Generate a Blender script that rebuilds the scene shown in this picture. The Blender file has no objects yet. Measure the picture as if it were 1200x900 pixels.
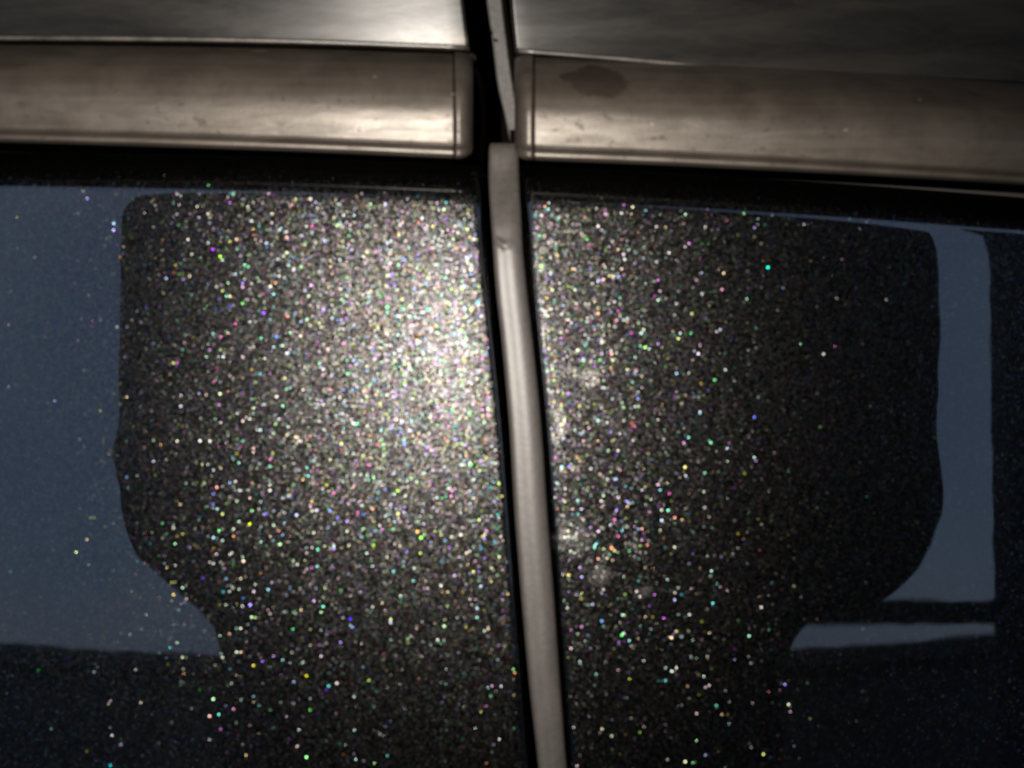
import bpy, bmesh, math, random
import numpy as np
from mathutils import Vector, Matrix, Euler

random.seed(7)
rad = math.radians
MM = 0.001

# ------------------------------------------------------------------ camera
# The doors are described in their own frame (x along the car, y into the
# car, z up the panel), origin on the door skin.  The skin leans 15 degrees,
# 0.95 m above the ground; the camera looks square onto it from 0.2 m.
LEAN = 15.0
FRAME = Matrix.Translation((0, 0, 0.95)) @ Matrix.Rotation(rad(-LEAN), 4, 'X')

scene = bpy.context.scene
col = scene.collection

cam_data = bpy.data.cameras.new('camera')
cam = bpy.data.objects.new('camera', cam_data)
col.objects.link(cam)
cam.matrix_world = FRAME @ Matrix.Translation((0, -0.200, 0)) @ Matrix.Rotation(rad(90), 4, 'X')
cam_data.sensor_width = 36.0
cam_data.lens = 36.0
cam_data.clip_start = 0.005
cam_data.clip_end = 2000
cam_data.dof.use_dof = True
cam_data.dof.focus_distance = 0.32
cam_data.dof.aperture_fstop = 18.0
scene.camera = cam

# ------------------------------------------------------------------ sky at dusk
world = bpy.data.worlds.new('World')
scene.world = world
world.use_nodes = True
wn = world.node_tree.nodes
sky = wn.new('ShaderNodeTexSky')
sky.sky_type = 'NISHITA'
sky.sun_disc = False
sky.sun_elevation = rad(14)
sky.sun_rotation = rad(0)
sky.air_density = 1.2
sky.dust_density = 0.0
sky.ozone_density = 6.0
# clear dusk sky seen through an even veil of cloud
veil = wn.new('ShaderNodeMix')
veil.data_type = 'RGBA'
veil.inputs[0].default_value = 0.85
world.node_tree.links.new(sky.outputs[0], veil.inputs[6])
cloud = wn.new('ShaderNodeTexNoise')
cloud.inputs['Scale'].default_value = 2.2
cloud.inputs['Detail'].default_value = 4.0
cloud.inputs['Roughness'].default_value = 0.45
world.node_tree.links.new(wn.new('ShaderNodeTexCoord').outputs['Generated'], cloud.inputs['Vector'])
ramp = wn.new('ShaderNodeValToRGB')
ramp.color_ramp.elements[0].position = 0.34
ramp.color_ramp.elements[0].color = (1.55, 2.45, 4.6, 1)
ramp.color_ramp.elements[1].position = 0.68
ramp.color_ramp.elements[1].color = (3.3, 4.2, 6.0, 1)
world.node_tree.links.new(cloud.outputs[0], ramp.inputs[0])
world.node_tree.links.new(ramp.outputs[0], veil.inputs[7])
world.node_tree.links.new(veil.outputs[2], wn['Background'].inputs[0])
wn['Background'].inputs[1].default_value = 0.15

# ------------------------------------------------------------------ the phone's flash lamp
lamp_data = bpy.data.lights.new('flash_led', 'SPOT')
lamp_data.energy = 8.8
lamp_data.color = (1.0, 0.92, 0.835)
lamp_data.shadow_soft_size = 0.0022
lamp_data.spot_size = rad(92)
lamp_data.spot_blend = 1.0
lamp = bpy.data.objects.new('flash_led', lamp_data)
col.objects.link(lamp)
lamp.matrix_world = FRAME @ Matrix.Translation((-0.025, -0.199, 0.015)) @ Matrix.Rotation(rad(90), 4, 'X')

# ------------------------------------------------------------------ exposure
scene.view_settings.view_transform = 'Standard'
scene.view_settings.look = 'None'
scene.view_settings.exposure = 0.0
scene.view_settings.gamma = 1.0
scene.view_settings.use_curve_mapping = False
scene.render.engine = 'CYCLES'
scene.cycles.use_denoising = True
scene.cycles.use_adaptive_sampling = False
scene.cycles.max_bounces = 6
scene.cycles.sample_clamp_indirect = 2.0
scene.cycles.sample_clamp_direct = 2.4


# ================================================================== helpers
def X(px, d=0.0):
    """millimetres along the car for a spot 1/6 mm apart, at depth d (mm)"""
    return (px - 600.0) / 6.0 * (200.0 + d) / 200.0


def Z(py, d=0.0):
    return (450.0 - py) / 6.0 * (200.0 + d) / 200.0


def empty(name, label, cat, loc=None, group=None):
    o = bpy.data.objects.new(name, None)
    o.empty_display_size = 0.02
    col.objects.link(o)
    o.matrix_world = FRAME if loc is None else Matrix.Translation(loc)
    o['label'] = label
    o['category'] = cat
    if group:
        o['group'] = group
    return o


def mesh_obj(name, verts, faces, mat, parent=None, smooth=True, scale=MM):
    me = bpy.data.meshes.new(name)
    me.from_pydata([Vector(v) * scale for v in verts], [], faces)
    bm = bmesh.new()
    bm.from_mesh(me)
    bmesh.ops.recalc_face_normals(bm, faces=bm.faces)
    bm.to_mesh(me)
    bm.free()
    if smooth:
        for p in me.polygons:
            p.use_smooth = True
    me.materials.append(mat)
    o = bpy.data.objects.new(name, me)
    col.objects.link(o)
    if parent:
        o.parent = parent
    return o


def sheet(name, nu, nv, f, mat, parent, thick=0.8):
    """grid surface f(i, j) -> mm point, facing the camera, given a real thickness behind"""
    V = [f(i, j) for j in range(nv) for i in range(nu)]
    F = []
    for j in range(nv - 1):
        for i in range(nu - 1):
            a = j * nu + i
            F.append((a, a + nu, a + nu + 1, a + 1))   # front side faces -y when j runs down, i runs right
    me = bpy.data.meshes.new(name)
    me.from_pydata([Vector(v) * MM for v in V], [], F)
    for p in me.polygons:
        p.use_smooth = True
    me.materials.append(mat)
    o = bpy.data.objects.new(name, me)
    col.objects.link(o)
    o.parent = parent
    if thick:
        m = o.modifiers.new('thickness', 'SOLIDIFY')
        m.thickness = thick * MM
        m.offset = -1.0
    return o


def spline(pts):
    """monotone-ish smooth curve through (t, value) points"""
    t = np.array([p[0] for p in pts], float)
    y = np.array([p[1] for p in pts], float)
    h = np.diff(t)
    s = np.diff(y) / h
    m = np.zeros(len(t))
    m[0], m[-1] = s[0], s[-1]
    for i in range(1, len(t) - 1):
        if s[i - 1] * s[i] <= 0:
            m[i] = 0
        else:
            w1, w2 = 2 * h[i] + h[i - 1], h[i] + 2 * h[i - 1]
            m[i] = (w1 + w2) / (w1 / s[i - 1] + w2 / s[i])

    def f(q):
        q = min(max(q, t[0]), t[-1])
        i = int(min(max(np.searchsorted(t, q) - 1, 0), len(t) - 2))
        u = (q - t[i]) / h[i]
        return float((2*u**3 - 3*u**2 + 1) * y[i] + (u**3 - 2*u**2 + u) * h[i] * m[i]
                     + (-2*u**3 + 3*u**2) * y[i + 1] + (u**3 - u**2) * h[i] * m[i + 1])
    return f


# ================================================================== materials
class NT:
    def __init__(self, name):
        self.m = bpy.data.materials.new(name)
        self.m.use_nodes = True
        self.t = self.m.node_tree
        self.n = self.t.nodes
        self.b = self.n['Principled BSDF']
        self.co = self.n.new('ShaderNodeTexCoord').outputs['Object']

    def link(self, a, b):
        self.t.links.new(a, b)

    def put(self, sock, v):
        if isinstance(v, bpy.types.NodeSocket):
            self.link(v, sock)
        elif isinstance(v, (tuple, list)) and len(v) == 3 and sock.type == 'RGBA':
            sock.default_value = (*v, 1)
        else:
            sock.default_value = v

    def math(self, op, a, b=0.0, c=0.0, clamp=False):
        n = self.n.new('ShaderNodeMath')
        n.operation = op
        n.use_clamp = clamp
        for s, v in zip(n.inputs, (a, b, c)):
            self.put(s, v)
        return n.outputs[0]

    def vmath(self, op, a, b=None, scale=None):
        n = self.n.new('ShaderNodeVectorMath')
        n.operation = op
        self.put(n.inputs[0], a)
        if b is not None:
            self.put(n.inputs[1], b)
        if scale is not None:
            self.put(n.inputs['Scale'], scale)
        return n.outputs['Value'] if op in ('LENGTH', 'DISTANCE', 'DOT_PRODUCT') else n.outputs['Vector']

    def rng(self, v, a, b, c=0.0, d=1.0, smooth=False):
        n = self.n.new('ShaderNodeMapRange')
        if smooth:
            n.interpolation_type = 'SMOOTHSTEP'
        for s, q in zip(n.inputs, (v, a, b, c, d)):
            self.put(s, q)
        return n.outputs[0]

    def mix(self, f, a, b, typ='RGBA', blend='MIX'):
        n = self.n.new('ShaderNodeMix')
        n.data_type = typ
        if typ == 'RGBA':
            n.blend_type = blend
            A, B, O = n.inputs[6], n.inputs[7], n.outputs[2]
        elif typ == 'VECTOR':
            A, B, O = n.inputs[4], n.inputs[5], n.outputs[1]
        else:
            A, B, O = n.inputs[2], n.inputs[3], n.outputs[0]
        self.put(n.inputs[0], f)
        self.put(A, a)
        self.put(B, b)
        return O

    def mapped(self, scale=(1, 1, 1), loc=(0, 0, 0)):
        n = self.n.new('ShaderNodeMapping')
        self.link(self.co, n.inputs[0])
        n.inputs['Location'].default_value = loc
        n.inputs['Scale'].default_value = scale
        return n.outputs[0]

    def noise(self, vec, scale, detail=3.0, rough=0.5, dist=0.0):
        n = self.n.new('ShaderNodeTexNoise')
        self.put(n.inputs['Vector'], vec)
        n.inputs['Scale'].default_value = scale
        n.inputs['Detail'].default_value = detail
        n.inputs['Roughness'].default_value = rough
        n.inputs['Distortion'].default_value = dist
        return n.outputs[0]

    def voronoi(self, vec, scale):
        n = self.n.new('ShaderNodeTexVoronoi')
        self.put(n.inputs['Vector'], vec)
        n.inputs['Scale'].default_value = scale
        return n.outputs['Distance'], n.outputs['Color']

    def sep(self, c):
        n = self.n.new('ShaderNodeSeparateXYZ')
        self.put(n.inputs[0], c)
        return n.outputs[0], n.outputs[1], n.outputs[2]

    def hsv(self, h, s, v):
        n = self.n.new('ShaderNodeCombineColor')
        n.mode = 'HSV'
        for a, b in zip(n.inputs, (h, s, v)):
            self.put(a, b)
        return n.outputs[0]

    def white(self, vec):
        n = self.n.new('ShaderNodeTexWhiteNoise')
        self.put(n.inputs['Vector'], vec)
        return n.outputs['Value'], n.outputs['Color']

    def bump(self, h, strength, dist, normal=None):
        n = self.n.new('ShaderNodeBump')
        n.inputs['Strength'].default_value = strength
        n.inputs['Distance'].default_value = dist
        self.put(n.inputs['Height'], h)
        if normal is not None:
            self.link(normal, n.inputs['Normal'])
        return n.outputs[0]

    def blob(self, px, py, rx, ry, warp, soft=0.55):
        """soft-edged spot with an uneven outline at one place on the part"""
        v = self.vmath('SUBTRACT', warp, (X(px) * MM, 0, Z(py) * MM))
        v = self.vmath('MULTIPLY', v, (6000.0 / rx, 0, 6000.0 / ry))
        return self.rng(self.vmath('LENGTH', v), 1.0, soft, 0.0, 1.0, True)

    def maxall(self, L):
        o = L[0]
        for q in L[1:]:
            o = self.math('MAXIMUM', o, q)
        return o

    def set(self, **kw):
        for k, v in kw.items():
            self.put(self.b.inputs[k.replace('_', ' ')], v)
        return self.m


def plain(name, color, rough=0.6, **kw):
    t = NT(name)
    return t.set(Base_Color=color, Roughness=rough, **kw)


def flake_paint():
    """black metallic paint: dark ground coat with three sizes of tilted flakes under a clear coat"""
    t = NT('charcoal_flake_paint')
    geo = t.n.new('ShaderNodeNewGeometry').outputs['Normal']

    def layer(mm, radius, tilt, off, satmax, gain, keep):
        vec = t.vmath('ADD', t.co, (off, off * 1.7, -off))
        dist, c = t.voronoi(vec, 1.0 / (mm * MM))
        mask = t.rng(dist, radius * 0.72, radius, 1.0, 0.0, True)
        # random tilt, more flakes lying nearly flat than standing
        v = t.vmath('SUBTRACT', c, (0.5, 0.5, 0.5))
        ln = t.vmath('LENGTH', v)
        v = t.vmath('SCALE', v, scale=t.math('MULTIPLY', ln, tilt * 2.0))
        nrm = t.vmath('NORMALIZE', t.vmath('ADD', geo, v))
        w, wc = t.white(c)
        r, g, b = t.sep(wc)
        val = t.math('MULTIPLY', t.math('POWER', g, 1.6), gain)
        colr = t.hsv(r, t.math('MULTIPLY', b, satmax), val)
        mask = t.math('MULTIPLY', mask, t.math('LESS_THAN', w, keep))
        return mask, nrm, colr

    # ground: very fine flake
    _, n0, c0 = layer(0.20, 1.0, 0.22, 0.31, 0.45, 0.05, 1.0)
    c0 = t.mix(0.5, c0, (0.0115, 0.0098, 0.0088))
    m1, n1, c1 = layer(0.36, 0.60, 0.44, 0.57, 0.9, 0.10, 0.92)
    m2, n2, c2 = layer(0.66, 0.42, 0.48, 0.83, 1.0, 0.065, 0.75)
    base = t.mix(m1, c0, c1)
    base = t.mix(m2, base, c2)
    nrm = t.mix(m1, n0, n1, 'VECTOR')
    nrm = t.vmath('NORMALIZE', t.mix(m2, nrm, n2, 'VECTOR'))
    rough = t.mix(t.math('MAXIMUM', m1, m2), 0.355, 0.18, 'FLOAT')
    # clear coat: polishing marks running along the car, gentle orange peel
    fine = t.noise(t.mapped((60, 60, 2600)), 1.0, 2.0)
    peel = t.noise(t.co, 110.0, 1.0)
    wv = t.n.new('ShaderNodeTexNoise')
    t.link(t.co, wv.inputs[0])
    wv.inputs['Scale'].default_value = 160
    wv.inputs['Detail'].default_value = 3
    warp = t.vmath('ADD', t.co, t.vmath('SCALE', t.vmath('SUBTRACT', wv.outputs['Color'], (0.5, 0.5, 0.5)), scale=0.012))
    scuff = t.blob(530, 370, 46, 190, warp, 0.4)          # rubbed patch beside the rear door's edge
    rub = t.noise(t.mapped((260, 60, 1900)), 1.0, 3.0, 0.6, 0.8)
    h = t.math('ADD', t.math('MULTIPLY', fine, 0.015), t.math('MULTIPLY', peel, 0.7))
    h = t.math('ADD', h, t.math('MULTIPLY', scuff, t.math('MULTIPLY', rub, 5.0)))
    coatn = t.bump(h, 0.5, 0.00003)
    # dried water marks on the front door
    dirt = t.maxall([t.blob(*q, warp, 0.2) for q in ((690, 440, 20, 18), (668, 628, 34, 26), (702, 675, 28, 16), (760, 697, 18, 18), (655, 500, 16, 30), (740, 640, 16, 10))])
    dirt = t.math('MULTIPLY', dirt, t.rng(t.noise(t.co, 700.0, 3.0), 0.3, 0.7, 0.05, 0.28))
    base = t.mix(dirt, base, (0.22, 0.21, 0.20))
    return t.set(Base_Color=base, Metallic=t.math('SUBTRACT', 1.0, dirt), Roughness=rough, Normal=nrm,
                 Coat_Weight=1.0, Coat_Roughness=0.02, Coat_IOR=1.7, Coat_Normal=coatn)


def moulding_mat(name, stains):
    """weathered satin moulding, brownish grey, rubbed lengthwise"""
    t = NT(name)
    streak = t.noise(t.mapped((18, 300, 900)), 1.0, 4.0, 0.6)
    cloud = t.noise(t.co, 120.0, 5.0, 0.6)
    grain = t.noise(t.co, 2600.0, 2.0)
    c = t.mix(t.rng(cloud, 0.3, 0.75), (0.0120, 0.0096, 0.0077), (0.0225, 0.0186, 0.0150))
    c = t.mix(t.rng(streak, 0.4, 0.8, 0.0, 0.35), c, (0.025, 0.0213, 0.0178))
    speck = t.noise(t.mapped((500, 500, 700)), 1.0, 2.0)
    c = t.mix(t.rng(speck, 0.66, 0.74, 0.0, 0.45), c, (0.018, 0.014, 0.011))
    rough = t.rng(t.math('ADD', t.math('MULTIPLY', streak, 0.6), t.math('MULTIPLY', cloud, 0.4)), 0.3, 0.7, 0.38, 0.50)
    if stains:
        wv = t.n.new('ShaderNodeTexNoise')
        t.link(t.co, wv.inputs[0])
        wv.inputs['Scale'].default_value = 330
        wv.inputs['Detail'].default_value = 4
        warp = t.vmath('ADD', t.co, t.vmath('SCALE', t.vmath('SUBTRACT', wv.outputs['Color'], (0.5, 0.5, 0.5)), scale=0.006))
        m = t.maxall([t.blob(*s, warp, 0.75) for s in stains])
        c = t.mix(t.math('MULTIPLY', m, 0.75), c, (0.007, 0.005, 0.004))
        rough = t.mix(m, rough, 0.62, 'FLOAT')
    smear = t.noise(t.mapped((90, 300, 420), (0.3, 0.1, 0.2)), 1.0, 5.0, 0.65, 0.8)
    spec = t.rng(smear, 0.3, 0.7, 0.24, 0.52)
    spec = t.math('MULTIPLY', spec, t.rng(speck, 0.62, 0.72, 1.0, 0.45))
    if stains:
        spec = t.math('MULTIPLY', spec, t.rng(m, 0.0, 1.0, 1.0, 0.25))
    nick = t.rng(t.noise(t.mapped((330, 330, 330), (2.1, 0.4, 1.3)), 1.0, 1.0), 0.775, 0.80)
    c = t.mix(t.math('MULTIPLY', nick, 0.6), c, (0.09, 0.08, 0.07))
    h = t.math('ADD', t.math('MULTIPLY', grain, 0.25), t.math('ADD', cloud, t.math('MULTIPLY', smear, 0.6)))
    nrm = t.bump(h, 0.4, 0.00014)
    return t.set(Base_Color=c, Roughness=rough, Normal=nrm, Specular_IOR_Level=spec, Specular_Tint=(1.0, 0.93, 0.84))


def garnish_mat():
    """gloss black pillar garnish under a film of dust and wiped streaks"""
    t = NT('dusty_gloss_black')
    wipe = t.noise(t.mapped((25, 150, 160)), 1.0, 4.0, 0.6, 0.6)
    fine = t.noise(t.mapped((300, 900, 1500)), 1.0, 4.0, 0.65)
    d = t.math('ADD', t.math('MULTIPLY', wipe, 0.75), t.math('MULTIPLY', fine, 0.25))
    film = t.rng(d, 0.32, 0.68, 0.25, 1.0, True)
    c = t.mix(film, (0.003, 0.0033, 0.0036), (0.009, 0.0083, 0.0072))
    crust = t.noise(t.mapped((420, 420, 700)), 1.0, 5.0, 0.7)
    spot = t.math('MULTIPLY', t.blob(505, 40, 75, 26, t.co, 0.1), t.rng(crust, 0.42, 0.62))
    c = t.mix(spot, c, (0.060, 0.046, 0.026))
    rough = t.rng(d, 0.3, 0.7, 0.28, 0.36)
    nrm = t.bump(fine, 0.12, 0.00006)
    return t.set(Base_Color=c, Roughness=rough, Normal=nrm, Specular_IOR_Level=t.rng(wipe, 0.3, 0.7, 0.07, 0.15))


def bar_mat():
    t = NT('satin_grey_metal')
    grain = t.noise(t.co, 950.0, 5.0, 0.7)
    band = t.noise(t.mapped((260, 300, 120)), 1.0, 3.0, 0.6)
    c = t.mix(t.rng(band, 0.35, 0.7), (0.021, 0.0187, 0.017), (0.029, 0.0257, 0.023))
    c = t.mix(t.rng(grain, 0.35, 0.7, 0.0, 0.6), c, (0.013, 0.0115, 0.0105))
    nrm = t.bump(grain, 0.6, 0.0001)
    return t.set(Base_Color=c, Roughness=0.46, Metallic=0.0, Specular_IOR_Level=0.3, Normal=nrm)


def rubber_mat():
    t = NT('grey_seal_rubber')
    g = t.noise(t.co, 900.0, 4.0, 0.65)
    c = t.mix(t.rng(g, 0.35, 0.7), (0.019, 0.018, 0.017), (0.036, 0.034, 0.032))
    return t.set(Base_Color=c, Roughness=0.6, Normal=t.bump(g, 0.4, 0.0001))


PAINT = flake_paint()
MOULD_REAR = moulding_mat('satin_moulding_rear', [])
MOULD_FRONT = moulding_mat('satin_moulding_front', [(700, 98, 40, 30), (668, 92, 12, 10)])
GARNISH = garnish_mat()
BAR = bar_mat()
RUBBER = rubber_mat()
DARK = plain('shell_black', (0.008, 0.007, 0.006), 0.8)
def edge_highlight_mat():  # paler colour imitates the light caught by the garnish lip
    t = NT('edge_highlight_paint')
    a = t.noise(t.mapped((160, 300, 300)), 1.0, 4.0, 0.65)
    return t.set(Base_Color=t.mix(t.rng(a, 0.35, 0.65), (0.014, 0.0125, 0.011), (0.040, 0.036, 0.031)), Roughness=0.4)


EDGE_HIGHLIGHT = edge_highlight_mat()
DROP = plain('water', (0.9, 0.9, 0.9), 0.02, Transmission_Weight=1.0, IOR=1.33)

# ================================================================== edge lines of the two doors
# (row on the panel -> edge position), in sixths of a millimetre
REAR_EDGE = spline([(-400, 524), (0, 545), (60, 552), (170, 560), (300, 572), (500, 592), (700, 607), (900, 622), (1500, 668)])
FRONT_EDGE = spline([(-400, 578), (0, 596), (60, 602), (170, 610), (300, 617), (500, 636), (700, 651), (900, 666), (1500, 712)])
# top and bottom lines of the two belt mouldings
REAR_TOP = spline([(-1200, 20), (0, 44), (300, 49), (560, 56)])
REAR_BOT = spline([(-1200, 140), (0, 167), (300, 176), (560, 187)])
FRONT_TOP = spline([(600, 56), (800, 66), (1200, 96), (2300, 190)])
FRONT_BOT = spline([(600, 187), (800, 195), (1200, 217), (2300, 300)])

PROFILE = spline([(0.00, 17.0), (0.03, 12.5), (0.08, 7.2), (0.14, 3.1), (0.2, 0.2), (0.26, -2.1), (0.34, -3.8), (0.45, -4.95),
                  (0.56, -5.25), (0.66, -5.1), (0.76, -4.75), (0.83, -4.45), (0.862, -4.3), (0.875, -4.0), (0.888, -4.4),
                  (0.91, -5.1), (0.935, -5.4), (0.96, -5.3), (0.98, -4.7), (0.993, -3.8), (1.0, -2.4)])


def door_panel(parent, side):
    """painted skin: flat field, rolled in at the top under the moulding, hemmed edge at the door gap"""
    edge = REAR_EDGE if side < 0 else FRONT_EDGE
    bot = REAR_BOT if side < 0 else FRONT_BOT
    yaw = math.tan(rad(0.6 if side < 0 else 1.2))
    r_edge, r_top = 2.2, 10.5
    fracs = [1.0 - q for q in np.linspace(0, 1, 60)]          # far end -> hem
    hem = [rad(a) for a in np.linspace(7.5, 90, 12)]
    top = [rad(a) for a in np.linspace(80, 4, 20)]
    rows = list(np.linspace(0, 1, 60))
    cols = [('f', q) for q in fracs] + [('h', a) for a in hem] + [('d', 14.0)]
    if side > 0:
        cols = cols[::-1]
    lines = [('d', 22.0)] + [('t', a) for a in top] + [('r', q) for q in rows]

    def f(i, j):
        kind, q = cols[i]
        lk, lq = lines[j]
        # rough column position for the top line
        e0 = edge(300)
        span = 900.0
        px = e0 + side * (r_edge * 6 + span * q) if kind == 'f' else e0
        p0 = bot(px) + 57.0                        # where the roll begins
        zr = Z(p0)
        if lk == 'd':
            z, dz = zr + r_top * math.sin(top[0]), r_top * (1 - math.cos(top[0])) + lq
        elif lk == 't':
            z, dz = zr + r_top * math.sin(lq), r_top * (1 - math.cos(lq))
        else:
            z, dz = zr + (Z(1500) - zr) * lq, 0.0
        py = 450.0 - 6.0 * z
        xe = X(edge(py))
        if kind == 'f':
            x, dx = xe + side * (r_edge + span / 6.0 * q), 0.0
        elif kind == 'h':
            x, dx = xe + side * r_edge * (1 - math.sin(q)), r_edge * (1 - math.cos(q))
        else:
            x, dx = xe, r_edge + q
        # the two skins face slightly forward, and fall away gently along the car
        d = yaw * (x - X(590)) + 0.00035 * (x - X(590)) ** 2 * (1 if side < 0 else 1)
        return (x, d + dx + dz, z)
    return sheet('door_panel', len(cols), len(lines), f, PAINT, parent, 0.8)


def belt_moulding(parent, side):
    top, bot = (REAR_TOP, REAR_BOT) if side < 0 else (FRONT_TOP, FRONT_BOT)
    x0, x1 = (-900, 531) if side < 0 else (627, 2100)
    mat = MOULD_REAR if side < 0 else MOULD_FRONT
    nv = 70
    vs = list(np.linspace(0, 0.82, 34)) + list(np.linspace(0.83, 1.0, nv - 34))
    n = 70
    pxs = list(x0 + (x1 - x0) * (np.linspace(0, 1, n)))
    if side < 0:
        pxs[-3:-1] = [x1 - 1.6, x1 - 0.5]
    else:
        pxs[1:3] = [x0 + 0.5, x0 + 1.6]

    def f(i, j):
        px = pxs[i]
        if j == nv:                               # underside going back in
            d, py = 24.0, bot(px) - 2
        else:
            v = vs[j]
            d, py = PROFILE(v), top(px) + (bot(px) - top(px)) * v
        return (X(px, d), d, Z(py, d))
    m = sheet('belt_moulding', n, nv + 1, f, mat, parent, 1.0)

    # end cap: closes the moulding towards the gap with a rounded end, a groove between
    a, b = (532.5, 555) if side < 0 else (625.5, 603)
    ang = [0, 0.25, 0.5] + [0.5 + 0.5 * q for q in np.linspace(0.08, 1, 12)]
    sgn = 1 if b > a else -1
    r = 2.9

    def g(i, j):
        q = ang[i] if sgn > 0 else ang[len(ang) - 1 - i]
        w = b - a
        if q <= 0.5:
            px, dd = a + (w - sgn * r * 6) * (q / 0.5), -0.15 + (0.5 if q == 0 else 0.0)
        else:
            th = (q - 0.5) / 0.5 * math.pi / 2
            px = b - sgn * r * 6 * (1 - math.sin(th))
            dd = -0.15 + (r + 4) * (1 - math.cos(th))
        if j == nv:
            d, py = 20.0, bot(px) - 2
        else:
            v = vs[j]
            d = max(PROFILE(v), -5.3) if v > 0.04 else PROFILE(v)
            # the cap's top corner stands a little higher, its lower corner is cut round
            rise = 6 if v < 0.5 else 0
            py = top(px) - rise * (1 - v * 2) * (1 if v < 0.5 else 0) + (bot(px) - top(px)) * v
            if q > 0.5:
                k = (1 - math.cos((q - 0.5) / 0.5 * math.pi / 2))
                py -= k * 14 * max(0.0, (v - 0.8) / 0.2) ** 2
                py += k * 10 * max(0.0, (0.2 - v) / 0.2) ** 2
        d += dd
        return (X(px, d), d, Z(py, d))
    sheet('end_cap', len(ang), nv + 1, g, mat, m, 0.6)
    return m


def garnish(parent, side):
    """upright gloss plate above the belt moulding, with a rolled lower lip and rolled edge at the gap"""
    edge = REAR_EDGE if side < 0 else FRONT_EDGE
    top = REAR_TOP if side < 0 else FRONT_TOP
    base_d = 4.0
    r = 0.7
    hem = [rad(a) for a in np.linspace(8, 90, 10)]
    cols = [('f', q) for q in np.linspace(1, 0, 50)] + [('h', a) for a in hem] + [('d', 10.0)]
    if side > 0:
        cols = cols[::-1]
    rows = [('r', q) for q in np.linspace(1, 0, 30)] + [('h', a) for a in hem] + [('d', 3.0)]
    tilt = math.tan(rad(15.5))        # lower edge tucks in slightly over the moulding
    yaw = math.tan(rad(-2.0 if side < 0 else 4.0))

    def f(i, j):
        k, q = cols[i]
        rk, rq = rows[j]
        span = 150.0
        e = edge(30) - (2 if side < 0 else -2)
        px0 = e + side * ((r + span * q) * 6 if k == 'f' else 0)
        pb = top(px0) + (1 if side < 0 else 3)
        if rk == 'r':
            z, dz = Z(pb, base_d) + r + 70.0 * rq, 0.0
        elif rk == 'h':
            z, dz = Z(pb, base_d) + r * (1 - math.sin(rq)), r * (1 - math.cos(rq))
        else:
            z, dz = Z(pb, base_d), r + rq
        py = 450 - 6 * z * 200 / (200 + base_d)
        xe = X(edge(py) - (2 if side < 0 else -2), base_d)
        if k == 'f':
            x, dx = xe + side * (r + span * q), 0.0
        elif k == 'h':
            x, dx = xe + side * r * (1 - math.sin(q)), r * (1 - math.cos(q))
        else:
            x, dx = xe, r + q
        d = base_d - tilt * (z - Z(50, base_d)) + yaw * abs(x - X(600)) + 0.0004 * (x - X(590)) ** 2
        return (x, d + dx + dz, z)
    g = sheet('pillar_garnish', len(cols), len(rows), f, GARNISH, parent, 1.2)
    # added paler strip along the plate's foot, standing in for the lip's highlight
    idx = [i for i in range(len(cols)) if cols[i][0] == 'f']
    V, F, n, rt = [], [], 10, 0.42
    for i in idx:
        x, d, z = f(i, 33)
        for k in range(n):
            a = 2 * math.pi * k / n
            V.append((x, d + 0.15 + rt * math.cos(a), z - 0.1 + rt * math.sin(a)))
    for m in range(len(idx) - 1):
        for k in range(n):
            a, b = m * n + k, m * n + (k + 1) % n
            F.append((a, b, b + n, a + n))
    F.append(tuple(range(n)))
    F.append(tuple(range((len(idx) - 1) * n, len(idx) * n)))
    mesh_obj('edge_highlight', V, F, EDGE_HIGHLIGHT, g)
    return g


rear = empty('car_rear_door', 'glittering charcoal car rear door with an unstained brown-grey belt moulding', 'car door', group=None)
front = empty('car_front_door', 'glittering charcoal car front door with a brown stain on its belt moulding', 'car door')
door_panel(rear, -1)
door_panel(front, 1)
belt_moulding(rear, -1)
belt_moulding(front, 1)
garnish(rear, -1)
garnish(front, 1)

# inner shells that close each door behind its skin
for par, x0, x1 in ((rear, -160, -14), (front, 6, 165)):
    V = []
    for d in (26.0, 30.0):
        for (z, k) in ((-176, 1), (60, 0), (150, -1)):
            sh = 0.085 * 100 * k * (1 if par is rear else 1)
            V += [(x0, d, z), (x1 + (sh if par is rear else 0), d, z)] if par is rear else [(x0 + sh, d, z), (x1, d, z)]
    F = [(0, 1, 3, 2), (2, 3, 5, 4), (6, 8, 9, 7), (8, 10, 11, 9), (0, 2, 8, 6), (2, 4, 10, 8), (1, 7, 9, 3), (3, 9, 11, 5), (0, 6, 7, 1), (4, 5, 11, 10)]
    mesh_obj('inner_shell', V, F, DARK, par, False)

# ------------------------------------------------------------------ seal strip in the upper gap, tapering to a point
seal_l = spline([(-300, 552), (0, 570), (50, 577), (100, 583), (130, 590), (152, 594.5), (166, 597.5)])
seal_r = spline([(-300, 570), (0, 588), (50, 594), (100, 601), (130, 606), (152, 608.5), (152.5, 598.4), (166, 598.2)])
rows = list(np.linspace(-300, 152, 40)) + [152.5] + list(np.linspace(154, 166, 6))
V, F = [], []
D0 = 9.0
for py in rows:
    a, b = seal_l(py), seal_r(py)
    for q, dd in ((0.0, 3.0), (0.02, 0.5), (0.12, 0.0), (0.9, 0.4), (1.0, 0.9), (1.0, 3.0)):
        d = D0 + dd - 0.012 * (py - 100)
        px = a + (b - a) * q
        V.append((X(px, d), d, Z(py, d)))
for j in range(len(rows) - 1):
    for i in range(6):
        a, b = j * 6 + i, j * 6 + (i + 1) % 6
        F.append((a, b, b + 6, a + 6))
F.append(tuple(range(6)))
F.append(tuple(range((len(rows) - 1) * 6, len(rows) * 6)))
seal = mesh_obj('seal_strip', V, F, RUBBER, front, smooth=False)

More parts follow.
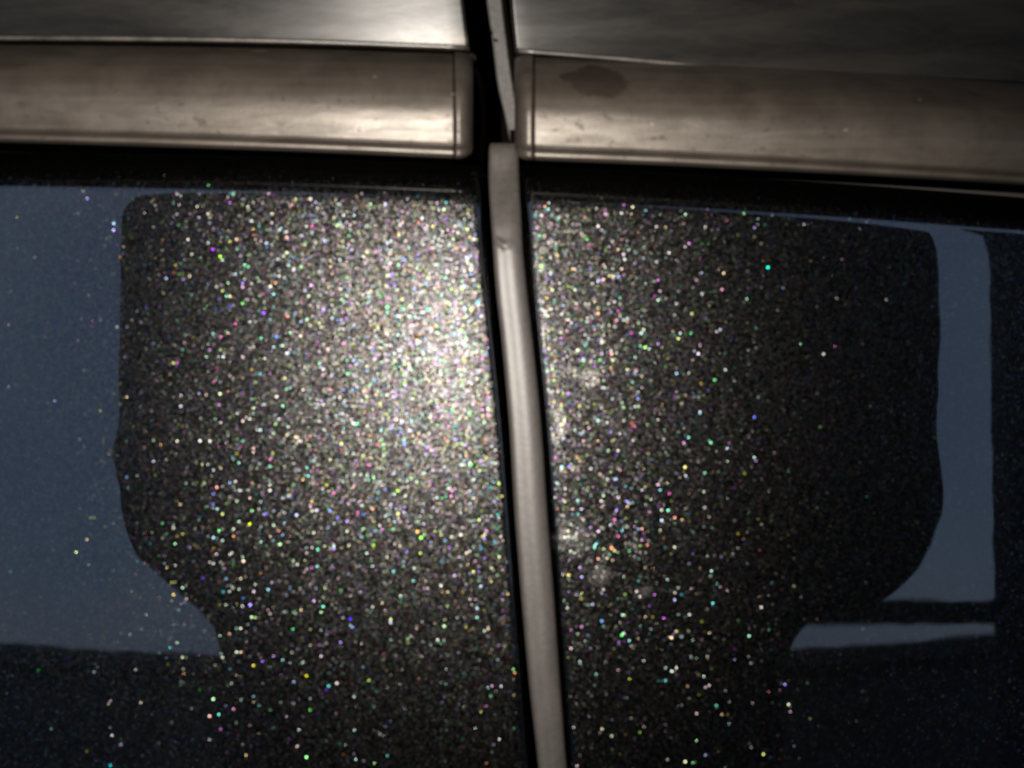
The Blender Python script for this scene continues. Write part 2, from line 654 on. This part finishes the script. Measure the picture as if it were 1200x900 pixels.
# two droplets on the seal strip
def droplet(px, py, r, d):
    bm = bmesh.new()
    bmesh.ops.create_uvsphere(bm, u_segments=12, v_segments=8, radius=r * MM)
    for v in bm.verts:
        v.co.y *= 0.55
    me = bpy.data.meshes.new('water_droplet')
    bm.to_mesh(me)
    bm.free()
    for p in me.polygons:
        p.use_smooth = True
    me.materials.append(DROP)
    o = bpy.data.objects.new('water_droplet', me)
    col.objects.link(o)
    o.matrix_world = FRAME @ Matrix.Translation((X(px, d) * MM, d * MM, Z(py, d) * MM))
    return o


for (px, py, r, lab) in ((575.5, 38, 0.42, 'tiny water droplet on the dark rim of the grey seal strip'),
                         (581, 47, 0.45, 'tiny water droplet on the face of the grey seal strip')):
    o = droplet(px, py, r, 9.6)
    o['label'] = lab
    o['category'] = 'droplet'
    o['group'] = 'water droplets on the seal strip'

# ------------------------------------------------------------------ body pillar behind the gap
pil = empty('car', 'near-black car body seen deep inside the gap between the two doors', 'car')
V, F = [], []
pts = [(-60, 72), (-60, 58), (-14, 58), (-10, 42), (-8, 38), (-6, 40), (0, 56), (8, 58), (12, 58), (60, 58), (60, 72)]
zz = [-180, -90, 0, 20, 40, 60, 80, 140]
for z in zz:
    for (x, d) in pts:
        V.append((x - 0.085 * z, d, z))
n = len(pts)
for j in range(len(zz) - 1):
    for i in range(n):
        a, b = j * n + i, j * n + (i + 1) % n
        F.append((a, b, b + n, a + n))
F.append(tuple(range(n)))
F.append(tuple(range((len(zz) - 1) * n, len(zz) * n)))
mesh_obj('pillar_panel', V, F, plain('pillar_paint', (0.002, 0.0016, 0.0012), 0.9, Specular_IOR_Level=0.0), pil)

# ------------------------------------------------------------------ the grey bar standing in the gap
bar = empty('metal_bar', 'slim satin grey metal bar wedged upright in the gap between both doors', 'bar')
bl = spline([(168, 574.6), (174, 573.2), (200, 572.5), (250, 575), (285, 577.5), (330, 580.5), (400, 588), (500, 597), (600, 603), (700, 611), (800, 620), (900, 631), (1300, 668)])
br = spline([(168, 606.4), (174, 607.4), (200, 608), (250, 610.5), (285, 612), (330, 616), (400, 624), (500, 634), (600, 641), (700, 649), (800, 656), (900, 664), (1300, 701)])
bd = spline([(168, 4.6), (172, 3.5), (200, 2.4), (270, -1.6), (285, -1.9), (300, -1.98), (335, -1.8), (400, -1.3), (900, -0.6), (1300, -0.6)])
cross = [(0.0, 2.2), (0.0, 0.55), (0.02, 0.28), (0.06, 0.1), (0.14, 0.0), (0.22, -0.03), (0.26, -0.03), (0.32, -0.05), (0.42, -0.12),
         (0.55, -0.18), (0.7, -0.14), (0.84, -0.02), (0.93, 0.12), (0.975, 0.3), (1.0, 0.6), (1.0, 2.2)]


def bar_piece(name, rows, facet):
    V, F = [], []
    n = len(cross)
    for py in rows:
        a, b = bl(py), br(py)
        for (q, c) in cross:
            g = c * 1.7 if 0.0 < q < 1.0 and c < 0.5 else c + 0.3 * (c < 1)
            d = bd(py) + g
            if facet:       # dented ridge at the head's foot
                d -= 0.5 * math.exp(-((py - 289 + 26 * abs(q - 0.40)) / 4.5) ** 2) * math.exp(-((q - 0.36) / 0.26) ** 2)
            px = a + (b - a) * q
            V.append((X(px, d), d, Z(py, d)))
    for j in range(len(rows) - 1):
        for i in range(n):
            p, q = j * n + i, j * n + (i + 1) % n
            F.append((p, q, q + n, p + n))
    for ring in (range(n), range((len(rows) - 1) * n, len(rows) * n)):    # ends with their own corners
        k = len(V)
        V += [V[q] for q in ring]
        F.append(tuple(range(k, k + n)))
    return mesh_obj(name, V, F, BAR, bar)


bar_piece('bar_head', [168, 170, 173, 177, 183, 190] + list(np.linspace(200, 296, 60)), True)
bar_piece('bar_shaft', list(np.linspace(296.2, 1300, 90)), False)

# ================================================================== what the clear coat mirrors
def ground_mat():
    t = NT('dusk_asphalt')
    a = t.noise(t.co, 60.0, 5.0, 0.7)
    return t.set(Base_Color=t.mix(a, (0.02, 0.02, 0.021), (0.05, 0.049, 0.048)), Roughness=0.9)


g = mesh_obj('ground', [(-400, -400, 0), (400, -400, 0), (400, 400, 0), (-400, 400, 0)], [(0, 1, 2, 3)], ground_mat(), None, False, 1.0)
g['kind'] = 'structure'


def box(x0, x1, y0, y1, z0, z1):
    V = [(x, y, z) for z in (z0, z1) for y in (y0, y1) for x in (x0, x1)]
    F = [(0, 2, 3, 1), (4, 5, 7, 6), (0, 1, 5, 4), (1, 3, 7, 5), (3, 2, 6, 7), (2, 0, 4, 6)]
    return V, F


CONC = plain('concrete', (0.13, 0.12, 0.105), 0.85)
WOOD = plain('dark_timber', (0.025, 0.022, 0.02), 0.7)

low = empty('garden_wall', 'low concrete garden wall mirrored dimly along the lower paint', 'wall', (0, -5, 0))
mesh_obj('wall_body', *box(-14, 14, -0.1, 0.1, 0.0, 0.8), CONC, low, False, 1.0)
mesh_obj('coping', *box(-14, 14, -0.16, 0.16, 0.8, 0.88), CONC, low, False, 1.0)

post = empty('carport_frame', 'dark timber carport frame mirrored at the front edge of the paint', 'carport', (0, -3.0, 0))
pv, pf = box(2.25, 3.7, -0.06, 0.06, 0.0, 3.2)
pv = [(x + 0.16 * (z - 1.2), y, z) if x < 3 else (x, y, z) for (x, y, z) in pv]      # raked front edge
mesh_obj('post', pv, pf, WOOD, post, False, 1.0)
rv, rf = box(0.2, 2.27, -0.05, 0.05, 0.0, 0.072)
rv = [(x, y, z + 1.030 - 0.048 * x) for (x, y, z) in rv]          # the rail sags towards the post
mesh_obj('rail', rv, rf, WOOD, post, False, 1.0)
mesh_obj('sky_blocking_roof', *box(-3.5, 3.2, 1.6, 5.0, 2.35, 2.42), WOOD, post, False, 1.0)  # unseen roof, added to keep overhead sky light off the doors


def skin_chain(name, chains, mat, parent, sub=2):
    """tapered continuous body from joint chains: list of lists of (x, y, z, r); shared points are welded"""
    idx, V, R, E = {}, [], [], []
    for ch in chains:
        prev = None
        for (x, y, z, r) in ch:
            k = (round(x, 4), round(y, 4), round(z, 4))
            if k not in idx:
                idx[k] = len(V)
                V.append((x, y, z))
                R.append(r)
            if prev is not None and prev != idx[k]:
                E.append((prev, idx[k]))
            prev = idx[k]
    me = bpy.data.meshes.new(name)
    me.from_pydata(V, E, [])
    o = bpy.data.objects.new(name, me)
    col.objects.link(o)
    o.parent = parent
    m = o.modifiers.new('skin', 'SKIN')
    m.use_smooth_shade = True
    for i, sv in enumerate(me.skin_vertices[0].data):
        rr = R[i]
        sv.radius = rr if isinstance(rr, tuple) else (rr, rr)
        sv.use_root = (i == 0)
    s = o.modifiers.new('smooth', 'SUBSURF')
    s.levels = s.render_levels = sub
    me.materials.append(mat)
    return o


COAT = plain('dark_jacket', (0.012, 0.012, 0.014), 0.9)
SKIN = plain('skin', (0.35, 0.2, 0.14), 0.5)
HAIR = plain('hair', (0.01, 0.008, 0.007), 0.6)
per = empty('person', 'person in a dark jacket holding up a phone, mirrored as a shadow', 'person', (0, 0, 0))
def loft(rings):
    """closed tube through elliptical cross-sections (centre, side axis, depth axis)"""
    n = 24
    V, F = [], []
    for (c, u, w) in rings:
        for k in range(n):
            a = 2 * math.pi * k / n
            V.append(tuple(Vector(c) + Vector(u) * math.cos(a) + Vector(w) * math.sin(a)))
    for q in range(len(rings) - 1):
        for k in range(n):
            a, b = q * n + k, q * n + (k + 1) % n
            F.append((a, b, b + n, a + n))
    F.append(tuple(range(n))[::-1])
    F.append(tuple(range((len(rings) - 1) * n, len(rings) * n)))
    return V, F


def limb(pts):
    out = []
    for i, (x, y, z, rr) in enumerate(pts):
        a, b = Vector(pts[max(i - 1, 0)][:3]), Vector(pts[min(i + 1, len(pts) - 1)][:3])
        t = (b - a).normalized()
        u = t.cross(Vector((0.31, 0.2, 0.93)) if abs(t.z) < 0.8 else Vector((0, 1, 0))).normalized()
        out.append(((x, y, z), u * rr, t.cross(u) * rr))
    return loft(out)


py_ = -0.56
# loose jacket: left and right half widths at each height, then neck and head
outline = [(0.80, -0.21, 0.23, 0.12), (0.87, -0.22, 0.24, 0.125), (0.912, -0.222, 0.25, 0.125), (0.926, -0.24, 0.335, 0.13), (0.94, -0.266, 0.362, 0.13), (0.960, -0.302, 0.382, 0.13), (0.99, -0.318, 0.402, 0.13),
           (1.05, -0.328, 0.403, 0.13), (1.12, -0.335, 0.420, 0.13), (1.22, -0.346, 0.430, 0.125), (1.32, -0.315, 0.385, 0.115),
           (1.385, -0.21, 0.26, 0.10), (1.42, -0.07, 0.12, 0.07), (1.46, -0.035, 0.085, 0.058), (1.50, -0.035, 0.085, 0.07), (1.55, -0.05, 0.10, 0.09),
           (1.62, -0.053, 0.103, 0.10), (1.68, -0.045, 0.095, 0.09), (1.715, -0.015, 0.065, 0.05)]
pieces = [loft([(((a + b) / 2, -0.51, z), ((b - a) / 2, 0, 0), (0, dep, 0)) for (z, a, b, dep) in outline])]
for s, ex in ((-1, -0.255), (1, 0.31)):
    pieces.append(limb([(ex, -0.47, 1.03, 0.055), (s * 0.21, -0.39, 1.005, 0.048), (s * 0.115, -0.28, 1.01, 0.032)]))
    pieces.append(limb([(0.01 + s * 0.10, -0.51, 0.86, 0.10), (0.01 + s * 0.11, -0.49, 0.48, 0.065), (0.01 + s * 0.12, -0.52, 0.09, 0.048), (0.01 + s * 0.12, -0.515, 0.03, 0.05)]))
    pieces.append(limb([(0.01 + s * 0.12, -0.56, 0.045, 0.042), (0.01 + s * 0.125, -0.47, 0.045, 0.045), (0.01 + s * 0.13, -0.39, 0.035, 0.034)]))
V, F = [], []
for (pv, pf) in pieces:
    k = len(V)
    V += pv
    F += [tuple(q + k for q in f) for f in pf]
body = mesh_obj('body', V, F, COAT, per, True, 1.0)
rm = body.modifiers.new('one_skin', 'REMESH')
rm.mode = 'VOXEL'
rm.voxel_size = 0.012
rm.use_smooth_shade = True
sm = body.modifiers.new('soften', 'SMOOTH')
sm.factor = 0.5
sm.iterations = 3
for s in (-1, 1):
    hand = [[(s * 0.115, py_ + 0.28, 1.01, 0.026), (s * 0.10, py_ + 0.32, 1.01, 0.024)]]
    for k in range(4):
        zf = 1.035 - k * 0.017
        hand.append([(s * 0.10, py_ + 0.32, 1.01, 0.024), (s * 0.098, py_ + 0.345, zf, 0.009), (s * 0.088, py_ + 0.362, zf, 0.008), (s * 0.074, py_ + 0.364, zf - 0.002, 0.007)])
    hand.append([(s * 0.10, py_ + 0.32, 1.01, 0.024), (s * 0.088, py_ + 0.325, 1.036, 0.010), (s * 0.072, py_ + 0.330, 1.046, 0.009)])
    skin_chain('hand', hand, SKIN, per, 1)

phone = empty('phone', 'black phone held in both hands, its flash lighting the doors', 'phone')
PH = plain('phone_black', (0.015, 0.015, 0.016), 0.35)
bm = bmesh.new()
bmesh.ops.create_cube(bm, size=1.0, matrix=Matrix.Diagonal((0.155, 0.008, 0.073, 1)))
bmesh.ops.bevel(bm, geom=bm.edges[:], offset=0.003, segments=3, affect='EDGES')
me = bpy.data.meshes.new('phone_body')
bm.to_mesh(me)
bm.free()
me.materials.append(PH)
ph = bpy.data.objects.new('phone_body', me)
col.objects.link(ph)
ph.parent = phone
ph.location = (0.03, -0.211, 0.01)
